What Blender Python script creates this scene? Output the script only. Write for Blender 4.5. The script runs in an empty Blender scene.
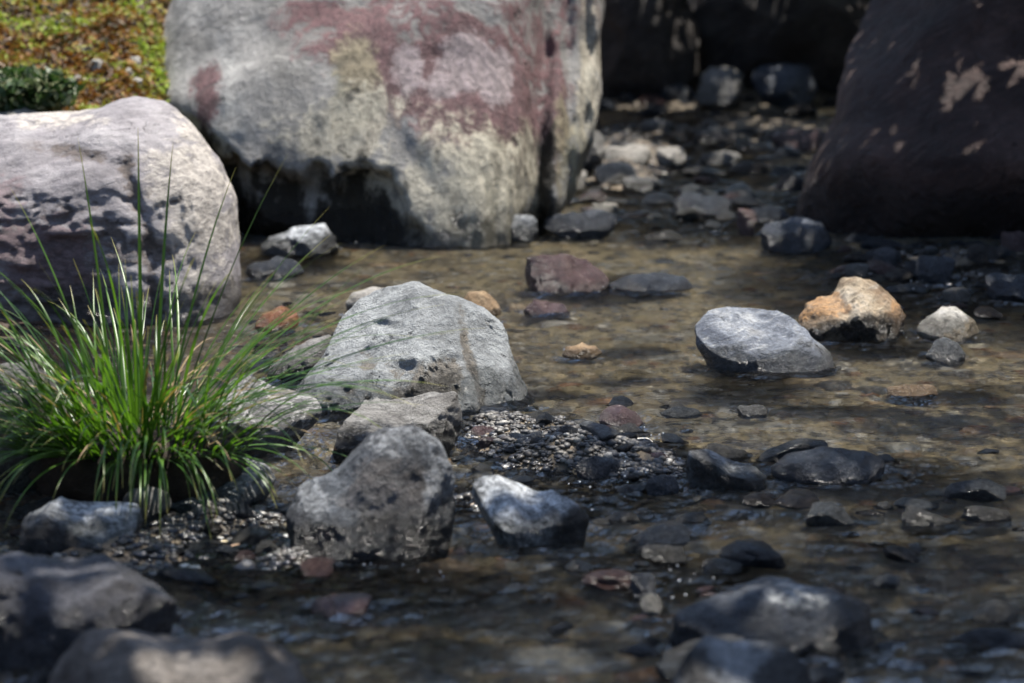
import bpy, bmesh, math, random
import numpy as np
from mathutils import Vector

# ------------------------------------------------------------------ camera, sky, sun, exposure
S = bpy.context.scene
COL = S.collection
F = 2844.0                       # focal length in pixels of the 1024 px frame
CH = 0.95                        # camera height above the water
PITCH = math.atan((341.5 + 150.0) / F)
cam_d = bpy.data.cameras.new('camera')
cam = bpy.data.objects.new('camera', cam_d)
COL.objects.link(cam)
cam.location = (0, 0, CH)
cam.rotation_euler = (math.pi / 2 - PITCH, 0, 0)
cam_d.sensor_width = 36.0
cam_d.lens = F / 1024 * 36.0
cam_d.clip_end = 500
cam_d.dof.use_dof = True
cam_d.dof.focus_distance = 4.85
cam_d.dof.aperture_fstop = 4.6
S.camera = cam

SUN = Vector((0.21, 0.23, 0.95)).normalized()
world = bpy.data.worlds.new('World')
S.world = world
world.use_nodes = True
wn = world.node_tree
sky = wn.nodes.new('ShaderNodeTexSky')
sky.sky_type = 'NISHITA'
sky.sun_disc = False
sky.sun_elevation = math.asin(SUN.z)
sky.sun_rotation = math.atan2(SUN.x, SUN.y)
wn.links.new(sky.outputs['Color'], wn.nodes['Background'].inputs['Color'])
wn.nodes['Background'].inputs['Strength'].default_value = 0.11
sl = bpy.data.lights.new('sun', 'SUN')
sl.energy = 5.0
sl.angle = math.radians(0.5)
sl.color = (1.0, 0.95, 0.87)
so = bpy.data.objects.new('sun', sl)
COL.objects.link(so)
so.rotation_euler = SUN.to_track_quat('Z', 'Y').to_euler()
S.view_settings.view_transform = 'Standard'
S.view_settings.look = 'None'
S.view_settings.gamma = 1.0
S.view_settings.use_curve_mapping = False
S.view_settings.exposure = 1.0
S.cycles.max_bounces = 8
S.cycles.transparent_max_bounces = 12
S.cycles.sample_clamp_direct = 12.0
S.cycles.sample_clamp_indirect = 4.0
S.cycles.caustics_reflective = False
S.cycles.caustics_refractive = True
sl.cycles.is_caustics_light = True

rng = np.random.default_rng(7)
random.seed(7)
CA, SA = math.cos(PITCH), math.sin(PITCH)

def ray(px, py):
    a = (px - 512.0) / F
    b = (341.5 - py) / F
    return a, CA + b * SA, -SA + b * CA

def ground(px, py, z=0.0):
    dx, dy, dz = ray(px, py)
    t = (z - CH) / dz
    return dx * t, dy * t

def on_plane(px, py, Y):
    dx, dy, dz = ray(px, py)
    t = Y / dy
    return dx * t, CH + dz * t

def project(X, Y, Z):
    f = Y * CA - (Z - CH) * SA
    u = Y * SA + (Z - CH) * CA
    return 512 + F * X / f, 341.5 - F * u / f

# ------------------------------------------------------------------ noise (numpy)
_perm = np.random.default_rng(3).permutation(256)
_perm = np.concatenate([_perm, _perm, _perm])
_g = np.random.default_rng(4).normal(size=(256, 3))
_g /= np.linalg.norm(_g, axis=1)[:, None]

def pnoise(P):
    P = np.asarray(P, float)
    i = np.floor(P).astype(int)
    f = P - i
    i &= 255
    u = f * f * f * (f * (f * 6 - 15) + 10)
    def gr(dx, dy, dz):
        h = _perm[_perm[_perm[i[:, 0] + dx] + i[:, 1] + dy] + i[:, 2] + dz]
        return np.einsum('ij,ij->i', _g[h], f - np.array([dx, dy, dz]))
    def lerp(a, b, t): return a + (b - a) * t
    x00 = lerp(gr(0, 0, 0), gr(1, 0, 0), u[:, 0]); x10 = lerp(gr(0, 1, 0), gr(1, 1, 0), u[:, 0])
    x01 = lerp(gr(0, 0, 1), gr(1, 0, 1), u[:, 0]); x11 = lerp(gr(0, 1, 1), gr(1, 1, 1), u[:, 0])
    return lerp(lerp(x00, x10, u[:, 1]), lerp(x01, x11, u[:, 1]), u[:, 2]) * 1.5

def fbm(P, oct=4, gain=0.5, ridged=False):
    P = np.asarray(P, float)
    out = np.zeros(len(P)); a = 1.0; tot = 0
    for k in range(oct):
        n = pnoise(P * 2.03 ** k + 17.3 * k)
        if ridged: n = 1 - 2 * np.abs(n)
        out += a * n; tot += a; a *= gain
    return out / tot

def sstep(a, b, x):
    t = np.clip((x - a) / (b - a), 0, 1)
    return t * t * (3 - 2 * t)

# ------------------------------------------------------------------ mesh and object helpers
_ico = {}
def ico(n):
    if n not in _ico:
        bm = bmesh.new()
        bmesh.ops.create_icosphere(bm, subdivisions=n, radius=1.0)
        v = np.array([x.co[:] for x in bm.verts])
        f = np.array([[x.index for x in q.verts] for q in bm.faces])
        bm.free()
        _ico[n] = (v, f)
    return _ico[n]

def mesh_from(name, V, Fc, mat, smooth=True, attrs=None):
    me = bpy.data.meshes.new(name)
    V = np.asarray(V, np.float32); Fc = np.asarray(Fc, np.int32)
    k = Fc.shape[1]
    me.vertices.add(len(V)); me.vertices.foreach_set('co', V.ravel())
    me.loops.add(Fc.size); me.loops.foreach_set('vertex_index', Fc.ravel())
    me.polygons.add(len(Fc))
    me.polygons.foreach_set('loop_start', np.arange(0, Fc.size, k, dtype=np.int32))
    me.polygons.foreach_set('loop_total', np.full(len(Fc), k, np.int32))
    if smooth:
        me.polygons.foreach_set('use_smooth', np.ones(len(Fc), bool))
    me.update(calc_edges=True)
    me.validate()
    for an, av in (attrs or {}).items():
        at = me.attributes.new(an, 'FLOAT', 'POINT')
        at.data.foreach_set('value', np.asarray(av, np.float32))
    me.materials.append(mat)
    return me

def link(name, me, parent=None, loc=(0, 0, 0)):
    o = bpy.data.objects.new(name, me)
    COL.objects.link(o)
    o.location = loc
    if parent: o.parent = parent
    return o

def tag(o, label, cat, group=None):
    o['label'] = label; o['category'] = cat
    if group: o['group'] = group
    return o

def kind(o, k):
    o['kind'] = k
    return o

def grid_faces(nx, ny):
    i = np.arange(nx * ny).reshape(ny, nx)
    return np.stack([i[:-1, :-1], i[:-1, 1:], i[1:, 1:], i[1:, :-1]], -1).reshape(-1, 4)

# ------------------------------------------------------------------ materials
class NT:
    def __init__(s, name):
        s.m = bpy.data.materials.new(name); s.m.use_nodes = True
        s.t = s.m.node_tree; s.t.nodes.clear()
        s.out = s.n('ShaderNodeOutputMaterial')
    def n(s, typ, **kw):
        x = s.t.nodes.new(typ)
        for k, v in kw.items(): setattr(x, k, v)
        return x
    def l(s, a, b): s.t.links.new(a, b)
    def put(s, sock, v):
        if isinstance(v, bpy.types.NodeSocket): s.l(v, sock)
        elif v is not None:
            if isinstance(v, tuple) and len(v) == 3 and sock.type == 'RGBA': v = v + (1,)
            sock.default_value = v
    def noise(s, vec, scale, detail=5, rough=0.55, dist=0.0):
        x = s.n('ShaderNodeTexNoise'); s.put(x.inputs['Vector'], vec)
        x.inputs['Scale'].default_value = scale; x.inputs['Detail'].default_value = detail
        x.inputs['Roughness'].default_value = rough; x.inputs['Distortion'].default_value = dist
        return x.outputs['Fac']
    def voro(s, vec, scale, feature='F1', rnd=1.0):
        x = s.n('ShaderNodeTexVoronoi', feature=feature); s.put(x.inputs['Vector'], vec)
        x.inputs['Scale'].default_value = scale; x.inputs['Randomness'].default_value = rnd
        return x.outputs['Distance']
    def math(s, op, a, b=0.0, clamp=False):
        x = s.n('ShaderNodeMath', operation=op); x.use_clamp = clamp
        s.put(x.inputs[0], a); s.put(x.inputs[1], b); return x.outputs[0]
    def remap(s, v, a, b, c=0.0, d=1.0):
        x = s.n('ShaderNodeMapRange', interpolation_type='SMOOTHSTEP'); s.put(x.inputs['Value'], v)
        for k, q in (('From Min', a), ('From Max', b), ('To Min', c), ('To Max', d)): x.inputs[k].default_value = q
        return x.outputs['Result']
    def mix(s, f, a, b, blend='MIX'):
        x = s.n('ShaderNodeMix', data_type='RGBA', blend_type=blend)
        s.put(x.inputs[0], f); s.put(x.inputs[6], a); s.put(x.inputs[7], b); return x.outputs[2]
    def ramp(s, v, stops):
        x = s.n('ShaderNodeValToRGB'); s.put(x.inputs[0], v)
        e = x.color_ramp.elements
        while len(e) < len(stops): e.new(0.5)
        for q, (p, c) in zip(e, stops): q.position = p; q.color = tuple(c) + (1,)
        return x.outputs[0]
    def attr(s, name):
        x = s.n('ShaderNodeAttribute'); x.attribute_name = name; return x.outputs['Fac']
    def bump(s, h, strength, dist, normal=None):
        x = s.n('ShaderNodeBump'); x.inputs['Strength'].default_value = strength
        x.inputs['Distance'].default_value = dist; s.put(x.inputs['Height'], h)
        if normal is not None: s.put(x.inputs['Normal'], normal)
        return x.outputs['Normal']

def rock_mat(name, dark, mid, light, scale=9.0, stains=(), wet=0.03, wetamp=0.03, wetk=0.42, crack=0.5,
             bump=1.0, rough=0.75, speck=0.5, stretch=(1, 1, 1), vein=None, gloss=0.0, seed=0.0, rot=(.3, .5, .2)):
    """stains: (attribute, colour, amount).  wet: height above the water up to which the stone is soaked."""
    t = NT(name)
    tc = t.n('ShaderNodeTexCoord')
    mp = t.n('ShaderNodeMapping'); t.l(tc.outputs['Object'], mp.inputs['Vector'])
    mp.inputs['Scale'].default_value = stretch
    mp.inputs['Location'].default_value = (seed, seed * 1.7, seed * .6)
    mp.inputs['Rotation'].default_value = rot
    v = mp.outputs['Vector']
    big = t.noise(v, scale * 0.35, 6, 0.6, 0.6)
    med = t.noise(v, scale, 9, 0.66, 0.4)
    fin = t.noise(v, scale * 9, 6, 0.7)
    gra = t.noise(v, scale * 42, 3, 0.7)
    mixv = t.math('ADD', t.math('MULTIPLY', big, 0.5), t.math('MULTIPLY', med, 0.5))
    col = t.ramp(mixv, [(0.40, dark), (0.50, mid), (0.61, light)])
    st = t.n('ShaderNodeMapping'); t.l(v, st.inputs['Vector']); st.inputs['Scale'].default_value = (1, 1, 5)
    sk = t.noise(st.outputs['Vector'], scale * 1.6, 8, 0.7, 0.8)
    col = t.mix(t.remap(sk, 0.52, 0.66, 0, 0.55), col, tuple(x * 0.8 for x in dark))
    col = t.mix(t.remap(sk, 0.46, 0.34, 0, 0.6), col, light)
    for an, c, amt in stains:
        edge = t.math('ADD', t.attr(an), t.math('MULTIPLY', t.math('SUBTRACT', med, 0.5), 2.2))
        edge = t.math('ADD', edge, t.math('MULTIPLY', t.math('SUBTRACT', t.noise(v, scale * 0.7, 7, 0.65, 1.5), 0.5), 2.4))
        edge = t.math('ADD', edge, t.math('MULTIPLY', t.math('SUBTRACT', fin, 0.5), 1.3))
        f = t.math('MULTIPLY', t.math('MULTIPLY', t.remap(edge, 0.30, 0.72), t.remap(t.attr(an), 0.02, 0.3)), amt)
        c2 = t.mix(t.remap(fin, 0.35, 0.65), tuple(x * 0.72 for x in c), tuple(min(1, x * 1.2) for x in c))
        col = t.mix(f, col, c2)
    if vein:
        vn = t.noise(v, scale * 0.55, 8, 0.6, 1.2)
        vf = t.remap(t.math('ABSOLUTE', t.math('SUBTRACT', vn, 0.5)), 0.004, 0.02, 0.75, 0.0)
        col = t.mix(vf, col, vein)
    # specks, lichen and fine grain of the stone itself
    g = t.math('ADD', t.math('MULTIPLY', fin, 0.6), t.math('MULTIPLY', gra, 0.4))
    gg = t.remap(g, 0.34, 0.66, 1 - 0.75 * speck, 1 + 0.6 * speck)
    cg = t.n('ShaderNodeCombineColor')
    for k in range(3): t.l(gg, cg.inputs[k])
    col = t.mix(1.0, col, cg.outputs[0], 'MULTIPLY')
    # cracks and pits
    wv = t.n('ShaderNodeVectorMath', operation='ADD')
    nz = t.n('ShaderNodeTexNoise'); t.l(v, nz.inputs['Vector']); nz.inputs['Scale'].default_value = scale * 1.3
    nz.inputs['Detail'].default_value = 5
    sc = t.n('ShaderNodeVectorMath', operation='SCALE'); t.l(nz.outputs['Color'], sc.inputs[0]); sc.inputs['Scale'].default_value = 2.2 / scale
    t.l(v, wv.inputs[0]); t.l(sc.outputs[0], wv.inputs[1])
    ed = t.voro(wv.outputs[0], scale * 0.8, 'DISTANCE_TO_EDGE')
    keep = t.remap(t.noise(v, scale * 0.9, 3, 0.5), 0.58, 0.68)
    ck = t.math('MULTIPLY', t.remap(ed, 0.0, 0.012, 1.0, 0.0), keep)
    pit = t.math('MULTIPLY', t.remap(t.noise(v, scale * 5, 5, 0.6), 0.62, 0.68), t.remap(big, 0.50, 0.58))
    hole = t.math('MAXIMUM', ck, pit)
    col = t.mix(t.math('MULTIPLY', hole, crack), col, tuple(x * 0.25 for x in dark))
    # soaked rim above the water
    gm = t.n('ShaderNodeNewGeometry')
    sx = t.n('ShaderNodeSeparateXYZ'); t.l(gm.outputs['Position'], sx.inputs[0])
    zz = t.math('ADD', sx.outputs['Z'], t.math('MULTIPLY', t.math('SUBTRACT', med, 0.5), -wetamp * 3))
    wf = t.remap(zz, wet + .012 - wetamp * 0.25, wet + .012 + wetamp * 0.25, 1.0, 0.0)
    col = t.mix(wf, col, t.mix(1.0, col, (wetk, wetk, wetk * 0.97), 'MULTIPLY'))
    p = t.n('ShaderNodeBsdfPrincipled')
    t.l(col, p.inputs['Base Color'])
    rg = t.math('ADD', t.remap(fin, 0.3, 0.7, rough - 0.1, rough + 0.1), t.math('MULTIPLY', wf, -rough + 0.2), True)
    t.l(rg, p.inputs['Roughness'])
    p.inputs['Specular IOR Level'].default_value = 0.35 + gloss
    h = t.math('ADD', t.math('MULTIPLY', med, 0.55), t.math('MULTIPLY', fin, 0.34))
    h = t.math('ADD', h, t.math('MULTIPLY', gra, 0.12))
    h = t.math('SUBTRACT', h, t.math('MULTIPLY', hole, 0.45))
    t.l(t.bump(h, 0.9 * bump, 0.30 / scale), p.inputs['Normal'])
    t.l(p.outputs[0], t.out.inputs[0])
    return t.m

# ------------------------------------------------------------------ the ground: stream bed, banks and hillside as one sheet
BUMPS = []    # gravel bars: x, y, radius x, radius y, height
for px, py, rx, ry, h in ((560, 452, .17, .20, .085), (640, 470, .10, .10, .055), (500, 425, .10, .12, .055), (235, 520, .16, .10, .06),
                          (330, 350, .13, .25, .05), (960, 262, .35, .5, .055), (620, 165, .16, .9, .075), (300, 560, .10, .12, .04),
                          (480, 500, .10, .12, .05), (770, 130, .6, 1.2, .062), (110, 560, .2, .2, .06)):
    x, y = ground(px, py); BUMPS.append((x, y, rx, ry, h))

def height(X, Y):
    X = np.asarray(X, float); Y = np.asarray(Y, float)
    P = np.stack([X, Y, np.zeros_like(X)], -1).reshape(-1, 3)
    n = fbm(P * 2.2, 4).reshape(X.shape); n2 = fbm(P * 9 + 5, 3).reshape(X.shape)
    z = -0.055 + 0.022 * n + 0.012 * n2
    for bx, by, rx, ry, h in BUMPS:
        z = z + h * np.exp(-((X - bx) / rx) ** 2 - ((Y - by) / ry) ** 2) * (1 + 0.35 * n2)
    # left bank with the mossy slope behind the left boulder
    hl = np.interp(Y, [0, 3.6, 4.4, 6.2, 6.8, 7.5, 9, 14], [.3, .05, .0, -.02, .33, .60, 1.1, 3.0])
    m = sstep(-0.62, -1.0, X + 0.05 * n)
    z = z * (1 - m) + m * (hl + 0.06 * n + 0.03 * n2 + np.clip(-1.6 - X, 0, 30) * 0.35)
    # right bank
    m = sstep(1.25, 2.0, X + 0.1 * n)
    z = z * (1 - m) + m * (0.25 + 0.08 * n + np.clip(X - 1.8, 0, 40) * 0.4)
    # hillside upstream
    m = sstep(10.3, 11.6, Y + 0.2 * n)
    z = z * (1 - m) + m * np.maximum(z, 0.1 + np.clip(Y - 10.8, 0, 60) * 0.16 + 0.1 * n)
    return z

def axis(segs):
    return np.concatenate([np.linspace(a, b, k, endpoint=False) for a, b, k in segs] + [[segs[-1][1]]])
gx = axis([(-60, -8, 14), (-8, -2, 30), (-2, 2.2, 210), (2.2, 8, 30), (8, 60, 14)])
gy = axis([(-30, 0, 12), (0, 2.6, 30), (2.6, 9, 330), (9, 13, 90), (13, 70, 30)])
GX, GY = np.meshgrid(gx, gy)
GZ = height(GX, GY)
t = NT('stream_bed_gravel')
tc = t.n('ShaderNodeTexCoord'); v = tc.outputs['Object']
n1 = t.noise(v, 5, 7, .6, .3); n2 = t.noise(v, 60, 5, .7)
c = t.ramp(n1, [(.34, (.08, .07, .055)), (.45, (.33, .28, .19)), (.55, (.50, .42, .27)), (.66, (.34, .33, .30))])
vo = t.n('ShaderNodeTexVoronoi'); t.l(v, vo.inputs['Vector']); vo.inputs['Scale'].default_value = 75
hs = t.n('ShaderNodeHueSaturation'); hs.inputs['Saturation'].default_value = 0.12; t.l(vo.outputs['Color'], hs.inputs['Color'])
c = t.mix(0.55, c, t.mix(1.0, c, t.mix(.5, hs.outputs[0], (1.5, 1.4, 1.2)), 'MULTIPLY'))
soil = t.ramp(t.noise(v, 7, 8, .65), [(.3, (.012, .010, .007)), (.5, (.05, .025, .012)), (.62, (.09, .05, .02)), (.72, (.05, .06, .015))])
c = t.mix(1, c, (1.25, 1.25, 1.25), 'MULTIPLY')
c = t.mix(t.attr('bar'), c, t.mix(1, c, (.22, .20, .19), 'MULTIPLY'))
c = t.mix(t.attr('bank'), c, soil)
p = t.n('ShaderNodeBsdfPrincipled'); t.l(c, p.inputs['Base Color']); p.inputs['Roughness'].default_value = .55
t.l(t.bump(t.math('ADD', t.math('MULTIPLY', vo.outputs['Distance'], -.6), n2), .8, .012), p.inputs['Normal'])
t.l(p.outputs[0], t.out.inputs[0])
bank = np.maximum.reduce([sstep(-.52, -.72, GX), sstep(1.5, 2.0, GX), sstep(10.6, 11.5, GY)])
me = mesh_from('ground', np.stack([GX, GY, GZ], -1).reshape(-1, 3), grid_faces(len(gx), len(gy)), t.m, attrs={'bank': bank.ravel(), 'bar': sstep(-.03, -.005, GZ).ravel()})
kind(link('ground', me), 'structure')

# ------------------------------------------------------------------ stones
STONES = []   # (x, y, radius) so the loose gravel keeps clear of them
def rock(name, label, outline, contact, mat, thick=0.8, lean=0.25, under=0.0, sub=5, cuts=(), rough=0.07, nsc=2.2,
         ridged=0.0, stains=None, post=None, cat='rock', group=None, seed=1, Yfront=None, box=1.0, drop=0.03, z0=0.0, pull=.7, layers=0.0, facets=14, fdepth=(.72, .93)):
    """outline: pixels round the stone's elevation; contact: pixel row where its front meets the water or ground (height z0)."""
    o = np.array(outline, float)
    if Yfront is None: Yfront = ground(512, contact, z0)[1]
    hw = (o[:, 0].max() - o[:, 0].min()) / 2 * Yfront / F
    D = hw * thick
    Yc = Yfront + D * pull
    xz = np.array([on_plane(a, b, Yc) for a, b in o])
    low = xz[:, 1] < z0 + 0.004
    xz[low, 1] = z0 + (xz[low, 1] - z0) * 1.5 - drop
    cx = (xz[:, 0].max() + xz[:, 0].min()) / 2
    cz = (xz[:, 1].max() + xz[:, 1].min()) / 2
    d = xz - (cx, cz)
    th = np.arctan2(d[:, 1], d[:, 0]); r = np.hypot(d[:, 0], d[:, 1])
    # radius as a function of direction along the closed polygon
    k = np.argsort(th); th = th[k]; r = r[k]; pts = d[k]
    tt = np.linspace(-np.pi, np.pi, 721)
    n = len(th); rr = np.zeros_like(tt)
    for q, ang in enumerate(tt):
        j = np.searchsorted(th, ang) % n
        a, b = pts[j - 1], pts[j]
        dv = np.array([math.cos(ang), math.sin(ang)]); e = b - a
        den = dv[0] * e[1] - dv[1] * e[0]
        rr[q] = abs((a[0] * e[1] - a[1] * e[0]) / den) if abs(den) > 1e-9 else np.interp(ang, th, r)
    rr = np.clip(rr, 0.5 * np.interp(tt, th, r, period=2 * np.pi), 1.6 * r.max())
    ker = np.exp(-np.linspace(-2, 2, 17) ** 2); ker /= ker.sum()
    rr = np.convolve(np.concatenate([rr[-9:-1], rr, rr[1:9]]), ker, 'valid')
    V, Fc = ico(sub)
    p = V.copy()
    R = np.random.default_rng(seed)
    off = R.uniform(0, 50, 3)
    p = np.sign(p) * np.abs(p) ** box
    p /= np.maximum(np.max(np.abs(p)), 1e-9)
    fc = [(*R.normal(size=3), R.uniform(*fdepth)) for _ in range(facets)]
    for nx, ny, nz, o_ in list(cuts) + fc:
        nv = np.array([nx, ny, nz], float); nv /= np.linalg.norm(nv)
        dd = p @ nv - o_ - 0.05 * fbm(p * 1.7 + off + 9 * o_, 3)
        p = p - nv * (np.maximum(dd, 0) * 0.93)[:, None]
    ang = np.arctan2(p[:, 2], p[:, 0])
    rad = np.interp(ang, tt, rr)
    x = p[:, 0] * rad; z = p[:, 2] * rad; y = p[:, 1] * D
    zz = p[:, 2]
    z = z - np.clip(zz, 0, 1) * lean * D * (CH - cz) / Yc * .9
    y = y + lean * D * zz
    fz = np.clip(-p[:, 1] + .2, 0, 1)
    y = y + under * D * np.clip(-zz - 0.0, 0, 1) * fz
    size = rr.mean()
    q = np.stack([x, y, z], -1)
    c = q / size
    nv = V * np.array([1, .8, 1])
    disp = fbm(c * nsc + off, 5, .5) * rough
    if ridged: disp = disp + (fbm(c * nsc * .8 + off + 3, 5, .55, True) - .3) * ridged
    if layers:
        lc = c @ np.array([.35, .2, .9]) * 5 + fbm(c * 1.5 + off, 3) * 1.2
        disp = disp + (np.abs((lc % 1) - .5) - .25) * layers
    disp = disp + fbm(c * nsc * 4 + off + 11, 3, .5) * rough * .30
    if sub >= 6: disp = disp - np.maximum(fbm(c * nsc * 7 + off + 23, 4, .6) - .12, 0) * rough * .5
    q = q + nv * (disp * size)[:, None]
    attrs = {}
    class I: pass
    info = I(); info.attrs = attrs; info.cx, info.cz, info.Yc, info.size, info.D, info.off, info.p = cx, cz, Yc, size, D, off, p
    def local(px, py):
        a, b = on_plane(px, py, Yc); return a - cx, b - cz
    info.local = local; info.px = Yc / F
    if post: q = post(q, info)
    for an, ells in (stains or {}).items():
        val = np.zeros(len(q))
        for ex, ey, rx, ry in ells:
            lx, lz = local(ex, ey)
            dd = np.hypot((q[:, 0] - lx) / (rx * info.px), (q[:, 2] - lz) / (ry * info.px))
            val = np.maximum(val, np.clip(1.18 - .68 * (dd + .35 * fbm(c * 3 + off, 3)), 0, 1))
        attrs[an] = np.maximum(val, attrs.get(an, 0))
    base = q[:, 2].min()
    q[:, 2] -= base
    me = mesh_from(name, q, Fc, mat, attrs=attrs)
    ob = link(name, me, loc=(cx, Yc, cz + base))
    STONES.append((cx, Yc, hw * .85, D * .9))
    return tag(ob, label, cat, group)

# ---- stone materials
M = {}
M['grey'] = rock_mat('pale_grey_stone', (.17, .18, .185), (.29, .305, .31), (.39, .405, .405), 8, wet=.03, wetamp=.05, crack=.75, bump=1.1, stains=[('brown', (.12, .10, .075), .8)])
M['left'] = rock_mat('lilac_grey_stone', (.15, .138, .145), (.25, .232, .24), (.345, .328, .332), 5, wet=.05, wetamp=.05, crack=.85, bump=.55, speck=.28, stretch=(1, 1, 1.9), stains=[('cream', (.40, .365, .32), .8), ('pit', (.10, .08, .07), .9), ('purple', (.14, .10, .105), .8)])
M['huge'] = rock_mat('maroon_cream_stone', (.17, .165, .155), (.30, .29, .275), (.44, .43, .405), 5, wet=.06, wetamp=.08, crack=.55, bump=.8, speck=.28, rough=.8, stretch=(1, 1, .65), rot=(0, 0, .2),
                     stains=[('maroon', (.14, .078, .08), .97), ('pale', (.44, .40, .40), .5), ('olive', (.27, .25, .155), .65), ('cream', (.45, .415, .33), .85), ('dark_patch', (.016, .015, .012), .97)])
M['darkbig'] = rock_mat('dark_purple_stone', (.024, .012, .010), (.056, .031, .026), (.12, .075, .064), 5, wet=.12, wetamp=.1, crack=.4, bump=1.0, rough=.6)
M['black'] = rock_mat('dark_brown_stone', (.018, .014, .013), (.042, .034, .03), (.09, .075, .065), 5, wet=.05, wetamp=.06, rough=.6)
M['blue'] = rock_mat('blue_grey_stone', (.05, .06, .085), (.20, .22, .255), (.50, .505, .50), 13, wet=.026, wetamp=.055, wetk=.22, bump=1.1, speck=.7, stretch=(1, 1, 1.4))
M['bluedark'] = rock_mat('dark_blue_stone', (.025, .03, .042), (.06, .07, .09), (.12, .135, .16), 9, wet=.05, wetamp=.05, rough=.5)
M['orange'] = rock_mat('orange_ochre_stone', (.26, .18, .11), (.46, .37, .26), (.60, .54, .45), 11, wet=.03, wetamp=.04, wetk=.22, bump=1.2, stains=[('rust', (.40, .21, .08), .7), ('dark_patch', (.03, .024, .018), .9)])
M['white'] = rock_mat('white_quartz_stone', (.25, .22, .17), (.42, .40, .36), (.58, .56, .53), 9, wet=.03, wetamp=.03, stains=[('tan', (.30, .22, .12), .7)])
M['maroon'] = rock_mat('wet_maroon_stone', (.04, .02, .02), (.11, .06, .058), (.20, .13, .12), 9, wet=.11, wetamp=.06, wetk=.6, rough=.45, gloss=.2)
M['tan'] = rock_mat('tan_stone', (.13, .085, .045), (.27, .18, .10), (.38, .28, .17), 12, wet=.004, wetamp=.01)
M['slate'] = rock_mat('slate_grey_stone', (.07, .075, .08), (.16, .17, .18), (.30, .31, .32), 10, wet=.03, wetamp=.04, wetk=.35, stains=[('pale', (.46, .48, .50), .9), ('dark_patch', (.022, .02, .018), .9)], speck=.7)
M['front'] = rock_mat('mottled_blue_brown_stone', (.035, .037, .043), (.085, .095, .11), (.165, .18, .20), 9, wet=.045, wetamp=.06, wetk=.25, stains=[('brown', (.085, .065, .05), .45), ('pale', (.24, .25, .26), .7), ('dark_patch', (.022, .018, .014), .9)], speck=.8)
M['crust'] = rock_mat('crusted_grey_stone', (.12, .11, .10), (.26, .25, .235), (.42, .41, .39), 11, wet=.035, wetamp=.03, wetk=.14, stretch=(1, 1, 2), crack=.8, bump=1.3)
M['brownfore'] = rock_mat('brown_grey_stone', (.055, .045, .037), (.14, .122, .105), (.25, .225, .20), 8, wet=.0, wetamp=.03)
M['pale'] = rock_mat('pale_stone', (.18, .17, .15), (.32, .30, .27), (.46, .44, .40), 12, wet=.012, wetamp=.02)
M['mid'] = rock_mat('mid_grey_stone', (.07, .066, .06), (.15, .145, .135), (.26, .25, .24), 10, wet=.02, wetamp=.03)

# ---- the large boulders
def huge_post(q, I):
    u = (q[:, 0] - I.local(370, 120)[0]) / I.px + 370           # where along the face, in pixels of its front elevation
    w = 120 - (q[:, 2] - I.local(370, 120)[1]) / I.px
    front = sstep(.25, -.2, I.p[:, 1])
    n = fbm(q * 5 + I.off, 4); n2 = fbm(q * np.array([16, 6, 4]) + I.off, 4)
    # undercut below a ragged lip on the left half of the face
    lip = 142 + 14 * n + 34 * n2 + np.interp(u, [190, 240, 330, 400, 430], [-40, -6, 6, 10, 60])
    m = sstep(0, 15, w - lip) * sstep(455, 350, u + 30 * n + 14 * n2) * sstep(170, 205, u)
    q[:, 1] += front * m * I.D * .22
    q[:, 1] -= front * I.D * .20 * np.clip(-I.p[:, 2] + .1, 0, 1) * sstep(330, 500, u + 20 * n)
    # vertical folds and a deep cleft on the right
    for uc, wd, dp, lean in ((537, 15, .30, .06), (567, 11, .18, .0), (585, 8, .12, 0), (508, 9, .05, .1)):
        q[:, 1] += front * I.D * dp * np.exp(-((u - uc + lean * (w - 120) + 7 * n) / wd) ** 2)
    q[:, 1] += front * I.D * .02 * fbm(q * np.array([22, 5, 3.5]) + 3, 4)
    # diagonal shelf across the left shoulder
    s = (w - 60) + (u - 240) * .35 + 18 * n
    q[:, 1] -= front * I.D * .04 * np.tanh(s / 9)
    return q
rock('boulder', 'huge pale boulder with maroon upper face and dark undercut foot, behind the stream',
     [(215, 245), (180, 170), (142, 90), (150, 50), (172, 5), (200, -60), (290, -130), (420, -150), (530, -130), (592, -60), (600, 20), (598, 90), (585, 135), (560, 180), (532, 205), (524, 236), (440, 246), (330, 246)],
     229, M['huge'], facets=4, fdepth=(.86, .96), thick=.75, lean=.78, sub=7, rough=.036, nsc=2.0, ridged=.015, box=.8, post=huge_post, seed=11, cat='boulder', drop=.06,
     stains={'maroon': [(450, 50, 100, 85), (525, 50, 65, 130), (370, 20, 60, 40), (222, 90, 14, 26), (480, 100, 60, 35)], 'pale': [(470, 45, 26, 22), (413, 50, 12, 26), (500, 62, 14, 24), (445, 70, 14, 10)],
             'olive': [(480, 170, 60, 50), (360, 70, 20, 40), (575, 150, 22, 60)], 'cream': [(440, 165, 90, 50), (350, 110, 60, 30), (585, 80, 14, 70)],
             'dark_patch': [(280, 215, 115, 75), (370, 225, 55, 55), (215, 165, 22, 60), (420, 240, 60, 22), (545, 160, 8, 50), (560, 215, 30, 14)]})  # near-black foot and cleft: undercut shade painted in, mixed with dark wet stain
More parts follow.
